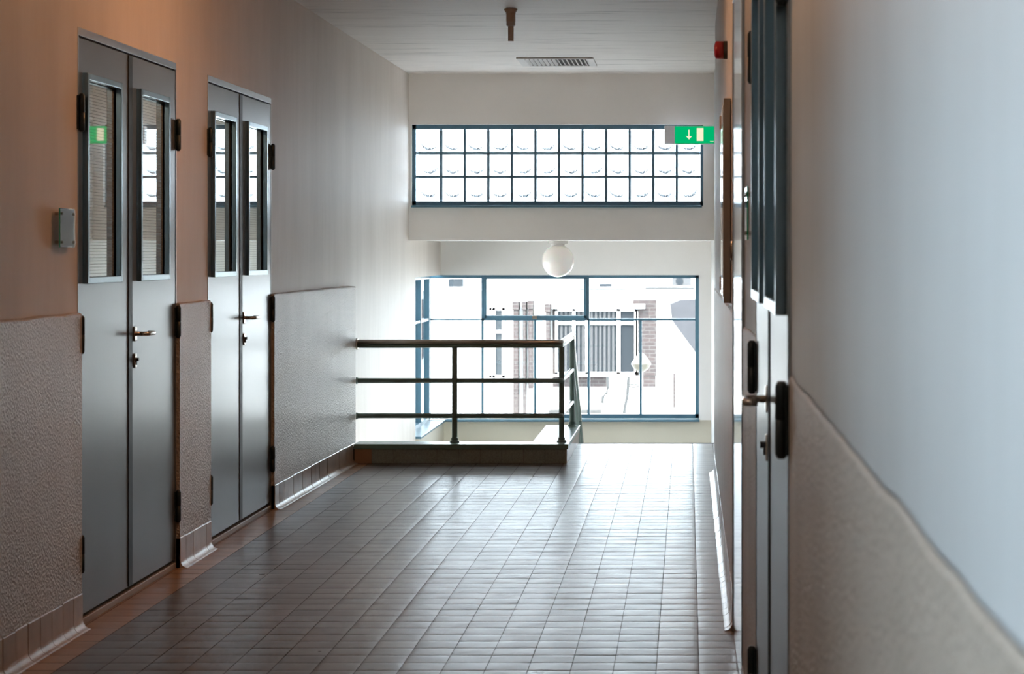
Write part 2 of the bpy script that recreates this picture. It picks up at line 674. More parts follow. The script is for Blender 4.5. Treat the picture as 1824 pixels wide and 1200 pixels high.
baseboard('baseboard_left', -3.2, D1[0], XD, XD, 1)
baseboard('baseboard_left', D1[1], D2[0], XD, XD, 1)
baseboard('baseboard_left', D2[1], 15.76, -2.350, -2.318, 1)

# ------------------------------------------------------------------ right wall
def xr(y):
    if y <= 6.4:
        return 0.197
    if y >= 7.3:
        return 0.182
    return 0.197 + (0.182 - 0.197) * (y - 6.4) / 0.9


D3 = (4.33, 6.36)
D4 = (7.28, 8.78)
DTR = EYE + 1.0
bm = bmesh.new()
box(bm, 0.26, 0.55, -3.2, 17.5, -0.28, CEIL)
box(bm, 0.26, 0.55, 17.5, 21.8, -3.6, CEIL)


def rseg(y0, y1, z0, z1):
    prism(bm, [(xr(y0), y0), (0.26, y0), (0.26, y1), (xr(y1), y1)], z0, z1)


rseg(-3.2, D3[0], -0.28, CEIL)
rseg(D3[1], D4[0], -0.28, CEIL)
rseg(D4[1], 15.1, -0.28, CEIL)
for d in (D3, D4):
    rseg(d[0], d[1], DTR, CEIL)
    rseg(d[0], d[1], -0.28, -0.005)
prism(bm, [(0.225, 15.1), (0.26, 15.1), (0.26, 17.5), (0.225, 17.5)], -0.28, CEIL)
prism(bm, [(0.225, 17.5), (0.26, 17.5), (0.26, 21.8), (0.225, 21.8)], -3.6, CEIL)
struct(obj('wall_right', bm, M['plaster_right']))


def rdado(name, y0, y1, proud=0.006):
    xa, xb = xr(y0) - proud, xr(y1) - proud
    return dado(name, [(y0, xa), (y1, xb)], max(xr(y0), xr(y1)), -1)


rdado('trim_4', -3.2, D3[0], 0.004)
rdado('trim_5', D3[1], D4[0])
rdado('trim_6', D4[1], 15.1)
baseboard('baseboard_right', -3.2, D3[0], xr(0) - 0.004, xr(0) - 0.004, -1, depth=0.004)
baseboard('baseboard_right', D4[1], 15.1, 0.176, 0.176, -1, depth=0.006)
baseboard('baseboard_right', D3[1], D4[0], xr(D3[1]) - 0.006, xr(D4[0]) - 0.006, -1, depth=0.006)

# ------------------------------------------------------------------ wall behind the camera, end wall with block window
struct(obj('wall_back', B((-2.75, 0.55, -3.45, -3.2, -0.28, CEIL + 0.2)), M['plaster']))
WX0, WX1, WZ0, WZ1 = -2.347, 0.131, EYE + 0.398, EYE + 1.09
YE = 19.32
bm = B((-2.75, WX0, YE, YE + 0.3, 1.565, CEIL + 0.25), (WX1, 0.55, YE, YE + 0.3, 1.565, CEIL + 0.25),
       (WX0, WX1, YE, YE + 0.3, 1.565, WZ0), (WX0, WX1, YE, YE + 0.3, WZ1, CEIL + 0.25))
struct(obj('wall_end', bm, M['plaster_end']))
struct(obj('ceiling_bay', B((-2.8, 0.55, YE + 0.3, 22.1, 1.57, 1.75)), M['plaster_end']))
# window wall of the bay
S = 21.8 / 4050


def wx(p):
    return (p - 1225) * S


def wz(p):
    return EYE - (p - 450) * S


bm = B((XL, 0.55, 21.8, 22.1, wz(490), 1.57), (wx(1245), 0.55, 21.8, 22.1, wz(748), wz(490)))
struct(obj('wall_bay', bm, M['plaster_end']))
struct(obj('wall_bay_lower', B((-2.75, 0.55, 21.8, 22.1, -3.6, wz(748))), M['cream']))

# block window
w1 = struct(empty('window_1', (0, YE, WZ0)))


def child(o, parent):
    """parent while keeping the world position"""
    o.parent = parent
    o.location = o.location - parent.location
    return o


fr = 0.040
bm = B((WX0, WX1, YE + 0.05, YE + 0.13, WZ0, WZ0 + fr), (WX0, WX1, YE + 0.05, YE + 0.13, WZ1 - fr * 0.95, WZ1),
       (WX0, WX0 + fr * 0.8, YE + 0.05, YE + 0.13, WZ0, WZ1), (WX1 - fr * 0.6, WX1, YE + 0.05, YE + 0.13, WZ0, WZ1))
gx0, gx1 = (742 - 1225) * YE / 4050 + 0.0, (1247.5 - 1225) * YE / 4050
gz0, gz1 = EYE - (356.5 - 450) * YE / 4050, EYE - (230 - 450) * YE / 4050
px, pz = (gx1 - gx0) / 12, (gz1 - gz0) / 3
for i in range(1, 12):
    x = gx0 + i * px
    box(bm, x - 0.0105, x + 0.0105, YE + 0.07, YE + 0.11, WZ0 + 0.01, WZ1 - 0.01)
for j in range(1, 3):
    z = gz0 + j * pz
    box(bm, WX0 + 0.01, WX1 - 0.01, YE + 0.071, YE + 0.109, z - 0.0105, z + 0.0105)
child(obj('window_frame', bm, M['win_steel']), w1)
child(obj('sill', B((WX0, WX1 - 0.01, YE - 0.035, YE + 0.05, WZ0 - 0.014, WZ0 + 0.004)), M['win_steel'], bevel=0.003), w1)
bm = bmesh.new()
h = px / 2 - 0.0065
box(bm, -h, h, -0.008, 0.008, -h, h)
blk = obj('glass_block', bm, M['block'], w1, bevel=0.004)
bm = bmesh.new()
# pressed round lens: a ridge that shows along its lower rim
R_ = h * 0.80
N_ = 40
ra = []
for k_ in range(N_ + 1):
    a = -PI * 0.93 + (PI * 0.86) * k_ / N_
    wdt = 0.026 * math.sin(PI * k_ / N_) ** 1.3 + 0.0015
    ring = []
    for rr, yy in ((R_ - wdt, -0.009), (R_ - wdt * 0.4, -0.0135), (R_, -0.009)):
        ring.append(bm.verts.new((rr * math.cos(a), yy, rr * math.sin(a))))
    ra.append(ring)
for a, b in zip(ra, ra[1:]):
    for i in range(2):
        bm.faces.new((a[i], b[i], b[i + 1], a[i + 1])).smooth = True
    bm.faces.new((a[2], b[2], b[0], a[0]))
lens = obj('lens_ridge', bm, M['lens'], blk)
for i in range(12):
    for j in range(3):
        if i == 0 and j == 0:
            o, l = blk, lens
        else:
            o = blk.copy()
            COL.objects.link(o)
            l = lens.copy()
            COL.objects.link(l)
            l.parent = o
        o.parent = w1
        o.location = (gx0 + (i + .5) * px, 0.09, gz0 + (j + .5) * pz - WZ0)
        l.rotation_euler = (0, random.uniform(-0.3, 0.3) - 0.02 * i, 0)

# large bay window
YW = 21.86
w2 = struct(empty('window_2', (0, YW, wz(748))))
bm = bmesh.new()


def wf(x0, x1, y0, y1, d0=0.0, d1=0.05):
    box(bm, wx(x0), wx(x1), YW + d0, YW + d1, wz(y1), wz(y0))


wf(754, 766, 489, 745, -0.02, 0.06)
wf(754, 1246, 489, 495.5, -0.01, 0.05)
wf(1238.5, 1246, 489, 745, -0.01, 0.05)
wf(754, 1246, 738, 746, -0.01, 0.05)
wf(766, 862, 567.5, 570.5)
wf(1046, 1240, 567.5, 571)
wf(856.5, 862, 495, 570)
wf(1043, 1049, 495, 570)
wf(860, 1046, 567, 571)
for x in (858.5, 952.5, 1048, 1141):
    wf(x - 2.1, x + 2.1, 570, 740)
child(obj('window_frame', bm, M['win_steel']), w2)
bm = bmesh.new()
wf(862, 866, 494, 567, -0.02, 0.03)
wf(1039.5, 1044, 494, 567, -0.02, 0.03)
wf(862, 1044, 493.5, 497, -0.02, 0.03)
wf(862, 1044, 562, 567.5, -0.02, 0.03)
sash = child(obj('sash', bm, M['win_steel'], bevel=0.002), w2)
bm = bmesh.new()
xc = wx(952)
box(bm, xc - 0.022, xc + 0.022, YW - 0.045, YW - 0.02, wz(568), wz(562.5))
tube(bm, [(xc - 0.008, YW - 0.05, wz(563)), (xc - 0.01, YW - 0.055, wz(558)), (xc - 0.006, YW - 0.05, wz(553))], 0.006, 10)
latch = child(obj('latch', bm, M['nickel'], bevel=0.0), w2)
child(obj('sill', B((wx(797) - 0.02, wx(1246), 21.72, 21.86, wz(750), wz(746.2))), M['win_steel'], bevel=0.003), w2)
for (a, b, c, d) in ((766, 857, 495, 568), (766, 857, 570, 739), (860, 951, 570, 739), (954, 1047, 570, 739), (1050, 1139.5, 571, 739),
                     (1142.5, 1239, 571, 739), (1049, 1239, 495, 568), (866, 1040, 497, 562)):
    bm = bmesh.new()
    box(bm, wx(a) - 0.004, wx(b) + 0.004, YW + 0.018, YW + 0.022, wz(d) - 0.004, wz(c) + 0.004)
    child(obj('pane', bm, M['glass_dimming']), w2)

# side window of the bay
w3 = struct(empty('window_3', (-2.5, 19.79, -0.16)))
zb, zt = -0.16, 1.245
bm = B((-2.53, -2.47, 19.79, 21.8, zb, zb + 0.05), (-2.53, -2.47, 19.79, 21.8, zt - 0.035, zt),
       (-2.53, -2.47, 19.79, 19.84, zb, zt), (-2.53, -2.47, 21.05, 21.09, zb, zt),
       (-2.525, -2.475, 19.8, 21.8, 0.81, 0.835), (-2.53, -2.47, 21.74, 21.80, zb, zt))
child(obj('window_frame', bm, M['win_steel']), w3)
child(obj('pane', B((-2.504, -2.498, 19.82, 21.78, zb + 0.02, zt - 0.02)), M['glass_dimming']), w3)
child(obj('sill', B((-2.47, -2.32, 19.79, 21.79, zb, zb + 0.02)), M['win_steel'], bevel=0.003), w3)

# window beside the camera (daylight on the near walls)
w4 = struct(empty('window_4', (-2.6, -0.05, 0.85)))
bm = B((-2.65, -2.58, -1.4, 1.3, 0.85, 0.91), (-2.65, -2.58, -1.4, 1.3, 2.04, 2.1), (-2.65, -2.58, -1.4, -1.34, 0.85, 2.1),
       (-2.65, -2.58, 1.24, 1.3, 0.85, 2.1), (-2.64, -2.59, -0.07, -0.03, 0.85, 2.1))
child(obj('window_frame', bm, M['win_steel']), w4)
child(obj('pane', B((-2.618, -2.612, -1.36, 1.26, 0.9, 2.06)), M['glass']), w4)

# ------------------------------------------------------------------ stairwell
bm = bmesh.new()
for i in range(10):
    box(bm, -0.83, 0.225, 17.5 + i * 0.28 - (0.0 if i == 0 else 0.02), 17.5 + (i + 1) * 0.28, -0.17 * (i + 1) - 0.2, -0.17 * (i + 1))
struct(obj('floor_stair_upper', bm, M['stair']))
bm = B((-2.34, 0.225, 20.30, 21.8, -1.95, -1.70))
struct(obj('floor_landing', bm, M['stair']))
bm = bmesh.new()
for i in range(9):
    box(bm, -2.34, -0.93, 20.30 - (i + 1) * 0.28, 20.30 - i * 0.28, -1.70 - 0.17 * (i + 1) - 0.2, -1.70 - 0.17 * (i + 1))
struct(obj('floor_stair_lower', bm, M['stair']))
struct(obj('floor_below', B((-2.47, 0.26, 15.5, 21.8, -3.75, -3.5)), M['stair']))
struct(obj('wall_below', B((-2.37, 0.26, 15.5, 15.77, -3.5, -0.29)), M['cream']))

# curb round the stair opening
curb = struct(empty('wall_curb', (-0.845, 15.77, 0)))
bm = B((-2.36, -0.848, 15.77, 15.99, -0.003, 0.100), (-1.07, -0.848, 15.99, 17.5, -0.28, 0.100))
child(obj('core', bm, M['grout']), curb)
bm = bmesh.new()
x = -2.19
while x < -0.86:
    x1 = min(x + 0.15, -0.846)
    box(bm, x + 0.0012, x1 - 0.0012, 15.762, 15.77, 0.0, 0.1)
    x += 0.15
child(obj('front_tile_row', bm, M['curb_tile']), curb)
child(obj('corner_tile', B((-2.31, -2.192, 15.760, 15.77, 0.0, 0.1)), M['tan_tile']), curb)
bm = bmesh.new()
y = 15.765
while y < 17.48:
    box(bm, -0.848, -0.838, y + 0.0012, min(y + 0.15, 17.5) - 0.0012, 0.0, 0.1)
    y += 0.15
child(obj('side_tile_row', bm, M['skirt_tile']), curb)
bm = bmesh.new()
prism(bm, [(-2.315, 15.748), (-0.828, 15.748), (-0.828, 17.51), (-1.09, 17.51), (-1.09, 16.0), (-2.315, 16.0)], 0.1, 0.134)
child(obj('coping', bm, M['coping'], bevel=0.004), curb)

# ------------------------------------------------------------------ stair railing
rail = empty('stair_railing', (-0.875, 15.9, 0.134))
tag(rail, 'dark green stair railing with polished brown handrail, fixed on the curb before the big window', 'railing')
YR, XR = 15.9, -0.885
zs = {'top': 0.823, 'mid': 0.566, 'low': 0.320}
slope = 0.17 / 0.28
yd = 17.42
def railpath(z, yend=20.25, r=0.03, xs=-2.312):
    a = bend((xs, YR, z), (XR, YR, z), (XR, yd, z), r)
    return a[:-1] + bend(a[-2], (XR, yd, z), (XR, yend, z - (yend - yd) * slope), 0.04)[1:]


bm = bmesh.new()
tube(bm, railpath(0.836, r=0.05), 0.017, 18)
child(obj('handrail', bm, M['chrome'], smooth=True), rail)
bm = bmesh.new()
p = railpath(0.808, r=0.05)
tube(bm, p, 0.014, 14)
child(obj('top_rail', bm, M['rail_green'], smooth=True), rail)
for nm in ('mid', 'low'):
    bm = bmesh.new()
    tube(bm, railpath(zs[nm]), 0.0175, 16)
    child(obj('rail', bm, M['rail_green'], smooth=True), rail)
for z, r in ((0.823, 0.042), (zs['mid'], 0.024), (zs['low'], 0.024)):
    bm = bmesh.new()
    lathe(bm, [(r, 0), (r, 0.008), (r * 0.85, 0.012)], 'X', (-2.318, YR, z))
    child(obj('wall_flange', bm, M['nickel'] if r > 0.03 else M['rail_green'], smooth=False), rail)
for (x, y, zb_, zt_) in ((-1.63, YR, 0.134, 0.80), (XR, YR + 0.05, 0.134, 0.80), (XR, 17.38, 0.134, 0.80),
                         (XR, 18.6, -0.17 * 4 - 0.0, 0.80 - (18.6 - yd) * slope), (XR, 19.9, -0.17 * 9, 0.80 - (19.9 - yd) * slope)):
    bm = bmesh.new()
    lathe(bm, [(0.034, 0), (0.034, 0.008), (0.024, 0.014), (0.024, 0.03), (0.0195, 0.035), (0.0195, zt_ - zb_)], 'Z', (x, y, zb_), 20)
    child(obj('post', bm, M['rail_green'], smooth=False), rail)
for o in rail.children:
    if o.name.startswith('post'):
        for p_ in o.data.polygons:
            p_.use_smooth = len(p_.vertices) == 4
        o.modifiers.new('edge', 'EDGE_SPLIT').split_angle = math.radians(40)


# ------------------------------------------------------------------ doors
def hinge_bm(r=0.0125, hh=0.075):
    bm = bmesh.new()
    lathe(bm, [(0, -hh), (r * .6, -hh + 0.001), (r, -hh + 0.01), (r, -0.0015), (r * 0.9, -0.0008), (r * 0.9, 0.0008), (r, 0.0015), (r, hh - 0.01), (r * .6, hh - 0.001), (0, hh)], 'Z', (0.013, 0, 0), 18)
    return bm


hinge_me = None


def build_door(name, ys, xf, side, top, thr=True, tilt=(0, 0), frame_off=(0.075, 0.625), lever_dir=1, glazing=True):
    """double door lying in a side wall. side +1: faces +x. ys near/far edges; xf its face."""
    d = struct(empty(name, (xf, (ys[0] + ys[1]) / 2, 0)))
    X = lambda a: xf + side * a          # a: distance out of the face

    def bx(bm, a0, a1, y0, y1, z0, z1):
        p, q = sorted((X(a0), X(a1)))
        box(bm, p, q, y0, y1, z0, z1)
    y0, y1 = ys
    bm = bmesh.new()
    fw = 0.032
    bx(bm, -0.09, 0.002, y0, y0 + 0.012, 0, top)
    bx(bm, -0.09, 0.002, y1 - 0.012, y1, 0, top)
    bx(bm, -0.09, 0.002, y0 + 0.012, y1 - 0.012, top - fw, top)
    child(obj('door_frame', bm, M['door_frame'], bevel=0.0015), d)
    bm = bmesh.new()
    bx(bm, -0.09, 0.003, y0 + 0.012, y1 - 0.012, 0, 0.028)
    child(obj('threshold', bm, M['beige_metal'], bevel=0.003), d)
    bm = bmesh.new()
    bx(bm, -0.09, -0.063, y0 + 0.012, y1 - 0.012, 0.028, top - fw)
    child(obj('seal_backing', bm, M['seal']), d)
    ym = (y0 + y1) / 2
    for k in (0, 1):
        a = (y0 + 0.014) if k == 0 else ym + 0.012
        b = (ym - 0.055) if k == 0 else y1 - 0.018
        a_, b_ = a, b
        fa = ys[0] + frame_off[0] * (y1 - y0) / 1.7 if k == 0 else ym + 0.02 + frame_off[0] * (y1 - y0) / 1.7
        fb = fa + (frame_off[1] - frame_off[0]) * (y1 - y0) / 1.7
        fz0, fz1 = EYE - 0.122, EYE + 0.705
        zt_ = top - fw - 0.008
        bm = bmesh.new()
        bi = 0.026
        # leaf as a ring round the glazing
        bx(bm, -0.048, 0, a, fa + bi, 0.045, zt_)
        bx(bm, -0.048, 0, fb - bi, b, 0.045, zt_)
        bx(bm, -0.048, 0, fa + bi, fb - bi, 0.045, fz0 + bi)
        bx(bm, -0.048, 0, fa + bi, fb - bi, fz1 - bi, zt_)
        leaf = child(obj('leaf', bm, M['door_metal']), d)

        def sub(o):
            o.parent = leaf
            return o

        def subobj(nm, bm, m, **kw):
            o = obj(nm, bm, m, leaf, **kw)
            return o
        bm = bmesh.new()
        pr = 0.022
        bx(bm, -0.03, pr, fa, fa + bi, fz0, fz1)
        bx(bm, -0.03, pr, fb - bi, fb, fz0, fz1)
        bx(bm, -0.03, pr, fa + bi, fb - bi, fz0, fz0 + bi)
        bx(bm, -0.03, pr, fa + bi, fb - bi, fz1 - bi, fz1)
        subobj('glazing_frame', bm, M['glaze_frame'], bevel=0.0025)
        bm = bmesh.new()
        gy = (fa + fb) / 2
        hw = (fb - fa) / 2 - bi
        box(bm, -0.002, 0.002, -hw + 0.001, hw - 0.001, -(fz1 - fz0) / 2 + bi + 0.001, (fz1 - fz0) / 2 - bi - 0.001)
        g = obj('pane', bm, M['wired'], leaf, loc=(X(-0.010), gy, (fz0 + fz1) / 2))
        g.rotation_euler = (0, 0, tilt[k])
        # hinges
        hy = y0 + 0.012 if k == 0 else y1 - 0.010
        for hz in (EYE + 0.545, EYE - 0.319, EYE - 1.172):
            bm = hinge_bm()
            for v in bm.verts:
                v.co.x *= side
            box(bm, *sorted((0.0, side * 0.006)), -0.022, 0.022, -0.066, 0.066)
            o = obj('hinge', bm, M['hinge'], leaf, loc=(X(0), hy, hz))
            for p_ in o.data.polygons:
                p_.use_smooth = len(p_.vertices) == 4 and p_.area < 0.0005
        if k == 1:
            hy = a + 0.045
            hz = EYE - 0.347
            bm = bmesh.new()
            e = lever_dir
            path = bend((X(0), hy, hz), (X(0.058), hy, hz), (X(0.058), hy + e * 0.12, hz), 0.02)
            path = path[:-1] + bend(path[-2], (X(0.058), hy + e * 0.125, hz), (X(0.03), hy + e * 0.125, hz), 0.014)[1:]
            tube(bm, path, 0.009, 14)
            subobj('handle', bm, M['nickel'], smooth=True)
            bm = bmesh.new()
            bx(bm, 0, 0.008, hy - 0.02, hy + 0.02, hz - 0.032, hz + 0.032)
            subobj('rosette', bm, M['nickel'], bevel=0.004)
            bm = bmesh.new()
            kz = EYE - 0.347 - 0.115
            bx(bm, 0, 0.008, hy - 0.017, hy + 0.017, kz - 0.032, kz + 0.032)
            ke = subobj('key_plate', bm, M['nickel'], bevel=0.004)
            bm = bmesh.new()
            lathe(bm, [(0.0075, 0), (0.0075, 0.012)], 'X', (X(0.008) - (0.012 if side < 0 else 0), hy, kz + 0.006), 12)
            bx(bm, 0.008, 0.0125, hy - 0.003, hy + 0.003, kz - 0.018, kz)
            o = subobj('keyhole', bm, M['black'])
    # dark meeting stile
    bm = bmesh.new()
    bx(bm, -0.05, 0.004, ym - 0.055, ym + 0.012, 0.045, top - fw - 0.008)
    child(obj('meeting_stile', bm, M['seal'], bevel=0.002), d)
    return d


door1 = build_door('door_1', D1, XL, 1, DT, tilt=(0.0035, 0))
door2 = build_door('door_2', D2, XL, 1, DT, tilt=(0.0, 0.0))
door3 = build_door('door_3', D3, 0.192, -1, DTR - 0.001, lever_dir=-1)
# plain far door on the right
d4 = struct(empty('door_4', (0.177, 8.03, 0)))
bm = B((0.172, 0.255, D4[0], D4[0] + 0.02, 0, DTR - 0.001), (0.172, 0.255, D4[1] - 0.02, D4[1], 0, DTR - 0.001),
       (0.172, 0.255, D4[0] + 0.02, D4[1] - 0.02, DTR - 0.04, DTR - 0.001))
child(obj('door_frame', bm, M['door_frame'], bevel=0.002), d4)
child(obj('leaf', B((0.176, 0.22, D4[0] + 0.022, D4[1] - 0.022, 0.01, DTR - 0.045)), mk_metal('pale_glossy_door', (0.72, 0.72, 0.73), 0.10)), d4)

# ------------------------------------------------------------------ glass name plates
def name_plate(x, y, side, z0, z1, label, ylen=0.21, off=0.021):
    e = empty('name_plate', (x, y, (z0 + z1) / 2))
    tag(e, label, 'sign')
    h = (z1 - z0) / 2
    w_ = ylen / 2
    x0, x1 = sorted((side * off, side * (off + 0.005)))
    obj('glass_plate', B((x0, x1, -w_, w_, -h, h)), M['sign_glass'], e)
    xa, xb = sorted((side * (off - 0.002), side * off))
    o = obj('paper_insert', B((xa, xb, -w_ + 0.003, w_ - 0.003, -h + 0.003, h - 0.003)), simple('pale_insert', (0.88, 0.88, 0.85), 0.4), e)
    o = obj('green_edge', B((x0, x1, -w_ - 0.0015, -w_, -h, h)), simple('green_glass_edge', (0.05, 0.42, 0.22), 0.2), e)
    for sy in (-1, 1):
        for sz in (-1, 1):
            bm = bmesh.new()
            L = side * (off + 0.009)
            yy, zz = sy * (w_ - 0.022), sz * (h - 0.02)
            lathe(bm, [(0.0055, 0), (0.0055, L)], 'X', (0, yy, zz), 12)
            obj('standoff', bm, M['nickel'], e)
    return e


name_plate(XL, 8.60, 1, EYE + 0.02, EYE + 0.167, 'square glass name plate on standoffs left of the nearest left-hand double door')
name_plate(xr(6.62), 6.62, -1, EYE + 0.037, EYE + 0.19, 'green-edged glass name plate on the right wall, seen edge-on', off=0.019)

# ------------------------------------------------------------------ exit sign
ex = empty('exit_sign', (0.2, 19.1, 2.45))
tag(ex, 'lit green exit sign with down arrow, sticking out of the right wall', 'exit sign')
q = 19.1 / 4050
sx0, sx1, sz0, sz1 = (1184 - 1225) * q, 0.224, EYE - (256 - 450) * q, EYE - (224 - 450) * q


def exb(nm, m, x0, x1, y0, y1, z0, z1, **kw):
    o = obj(nm, B((x0, x1, y0, y1, z0, z1)), m, **kw)
    return child(o, ex)


exb('housing', M['white_plastic'], sx0, sx1, 19.11, 19.17, sz0, sz1, bevel=0.003)
exb('end_cap', M['white_plastic'], sx0 - 0.001, (1202 - 1225) * q, 19.095, 19.175, sz0 - 0.001, sz1 + 0.001, bevel=0.003)
exb('green_panel', M['exit_green'], (1202 - 1225) * q, sx1 - 0.003, 19.102, 19.11, sz0 + 0.004, sz1 - 0.004)
exb('light_strip', M['white_plastic'], (1203 - 1225) * q, sx1 - 0.003, 19.10, 19.16, sz0 - 0.006, sz0)
exb('door_symbol', M['exit_white'], (1241 - 1225) * q, (1253 - 1225) * q, 19.1, 19.102, EYE - (251 - 450) * q, EYE - (228 - 450) * q)
bm = bmesh.new()


def exz(y):
    return EYE - (y - 450) * q


def exx(x):
    return (x - 1225) * q


pts = [(1226.2, 231), (1228.2, 231), (1228.2, 243), (1233, 242), (1227.3, 248.5), (1221.5, 242), (1226.2, 243)]
f0 = [bm.verts.new((exx(a), 19.1, exz(b))) for a, b in pts]
f1 = [bm.verts.new((exx(a), 19.102, exz(b))) for a, b in pts]
bm.faces.new(f0)
bm.faces.new(f1[::-1])
for i in range(len(pts)):
    j = (i + 1) % len(pts)
    bm.faces.new((f0[i], f1[i], f1[j], f0[j]))
bmesh.ops.recalc_face_normals(bm, faces=bm.faces)
child(obj('arrow_symbol', bm, M['exit_white']), ex)
bm = bmesh.new()
for i in range(5):
    a = 1265 + i * 1.5
    box(bm, exx(a), exx(a + 1.0), 19.1, 19.102, exz(252.4), exz(251.3))
child(obj('small_print', bm, M['exit_white']), ex)

# ------------------------------------------------------------------ fire sounder
fs = empty('fire_alarm', (0.182, 10.45, EYE + 0.931))
tag(fs, 'round red fire alarm sounder with black base, high on the right wall', 'alarm')
bm = bmesh.new()
lathe(bm, [(0.042, 0), (0.042, -0.018)], 'X', (0, 0, 0), 28)
obj('base', bm, M['black'], fs, smooth=False)
bm = bmesh.new()
lathe(bm, [(0.041, -0.018), (0.041, -0.05), (0.036, -0.056), (0.02, -0.060), (0, -0.061)], 'X', (0, 0, 0), 28)
o = obj('cover', bm, M['red'], fs, smooth=False)
for p_ in o.data.polygons:
    p_.use_smooth = len(p_.vertices) <= 4 and p_.area < 0.0005

# ------------------------------------------------------------------ framed board on the right wall
bd = empty('notice_case', (0.180, 9.8, EYE + 0.2))
tag(bd, 'shallow framed notice case with glossy front on the right wall above the roughcast dado', 'notice case')
by0, by1, bz0, bz1 = -0.31, 0.30, -0.41, 0.445
obj('case', B((-0.030, -0.001, by0, by1, bz0, bz1)), M['board_frame'], bd, bevel=0.002)
k = NT('glossy_board_front')
obj('front_glass', B((-0.034, -0.030, by0 + 0.004, by1 - 0.02, bz0 + 0.03, bz1 - 0.03)), k.finish(Base_Color=(0.7, 0.72, 0.73), Roughness=0.08, Specular_IOR_Level=0.8), bd)
for z in (bz0 + 0.075, bz1 - 0.07):
    obj('clip', B((-0.040, -0.030, by1 - 0.05, by1 + 0.005, z - 0.03, z + 0.03)), M['beige_metal'], bd, bevel=0.002)

# small chrome-rimmed switch beside the far right door
sw = empty('wall_switch', (0.182, 8.95, EYE + 0.01))
tag(sw, 'small oval chrome-rimmed switch on the right wall beside the notice case', 'switch')
bm = bmesh.new()
N = 28
rings = []
for (s, a) in ((1.0, 0), (1.0, -0.008), (0.86, -0.014), (0.74, -0.012), (0.74, -0.004)):
    rings.append([bm.verts.new((a, 0.032 * s * math.cos(2 * PI * i / N), 0.040 * s * math.sin(2 * PI * i / N))) for i in range(N)])
for a, b in zip(rings, rings[1:]):
    for i in range(N):
        j = (i + 1) % N
        bm.faces.new((a[i], a[j], b[j], b[i])).smooth = True
bm.faces.new(rings[-1])
bm.faces.new(rings[0][::-1])
bmesh.ops.recalc_face_normals(bm, faces=bm.faces)
obj('rim', bm, M['nickel'], sw)
obj('rocker', B((-0.010, -0.004, -0.014, 0.014, -0.022, 0.022)), M['beige_metal'], sw, bevel=0.002)

# thin white cable pipe past the end of the dado
pp = empty('cable_pipe', (0.222, 16.9, 0))
tag(pp, 'thin white vertical pipe with clips on the right wall next to the stairs', 'pipe')
bm = bmesh.new()
lathe(bm, [(0.006, 0.0), (0.006, 1.44)], 'Z', (-0.008, 0, 0.0), 12)
obj('tube', bm, M['white_plastic'], pp)
for z in (1.455, 1.425, 0.9):
    bm = bmesh.new()
    lathe(bm, [(0.011, -0.009), (0.012, 0), (0.011, 0.009)], 'Z', (-0.010, 0, z), 12)
    obj('clip', bm, M['white_plastic'], pp)

# ------------------------------------------------------------------ ceiling fittings
ps = empty('ceiling_pipe_stub', (-1.105, 14.2, CEIL))
tag(ps, 'short beige-grey pipe stub hanging from the stained ceiling', 'pipe')
bm = bmesh.new()
lathe(bm, [(0.042, 0), (0.041, -0.008), (0.031, -0.022), (0.030, -0.03)], 'Z', n=28)
obj('flange', bm, M['beige_metal'], ps)
bm = bmesh.new()
lathe(bm, [(0.029, -0.03), (0.029, -0.078)], 'Z', n=24)
obj('body', bm, M['beige_metal'], ps)
bm = bmesh.new()
lathe(bm, [(0.028, -0.078), (0.028, -0.103), (0.02, -0.108)], 'Z', n=24)
obj('collar', bm, M['ring_grey'], ps)
bm = bmesh.new()
lathe(bm, [(0.0175, -0.100), (0.0175, -0.2)], 'Z', n=20)
obj('tube', bm, M['beige_metal'], ps)

va = empty('ceiling_vent', (-1.035, 18.05, CEIL))
tag(va, 'rectangular louvred air vent in the ceiling above the block window', 'vent')
vx, vy = 0.30, 0.36
bm = B((-vx, vx, -vy, -vy + 0.05, -0.012, 0), (-vx, vx, vy - 0.05, vy, -0.012, 0), (-vx, -vx + 0.06, -vy + 0.05, vy - 0.05, -0.012, 0), (vx - 0.06, vx, -vy + 0.05, vy - 0.05, -0.012, 0))
obj('frame', bm, M['vent'], va, bevel=0.002)
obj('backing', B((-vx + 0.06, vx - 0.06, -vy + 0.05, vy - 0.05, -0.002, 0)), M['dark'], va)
for i in range(14):
    x = -vx + 0.075 + i * (2 * vx - 0.15) / 13
    bm = B((-0.001, 0.001, -vy + 0.05, vy - 0.05, -0.012, 0.012))
    o = obj('slat', bm, M['vent'], va, loc=(x, 0, -0.010))
    o.rotation_euler = (0, math.radians(52 if i < 7 else -52), 0)


def globe(name, x, y, ztop, label, mat, r=0.148):
    e = empty(name, (x, y, ztop))
    tag(e, label, 'lamp')
    bm = bmesh.new()
    lathe(bm, [(0.088, 0), (0.088, -0.026), (0.062, -0.03), (0.060, -0.047)], 'Z', n=32)
    obj('base', bm, M['vent'], e)
    bm = bmesh.new()
    prof = []
    zc = -0.047 - math.sqrt(r * r - 0.055 ** 2)
    a0 = math.asin(0.055 / r)
    for i in range(25):
        a = a0 + (PI - a0) * i / 24
        prof.append((r * math.sin(a) if i < 24 else 0, zc + r * math.cos(a)))
    lathe(bm, prof, 'Z', n=48)
    obj('globe_shade', bm, mat, e, smooth=True)
    return e


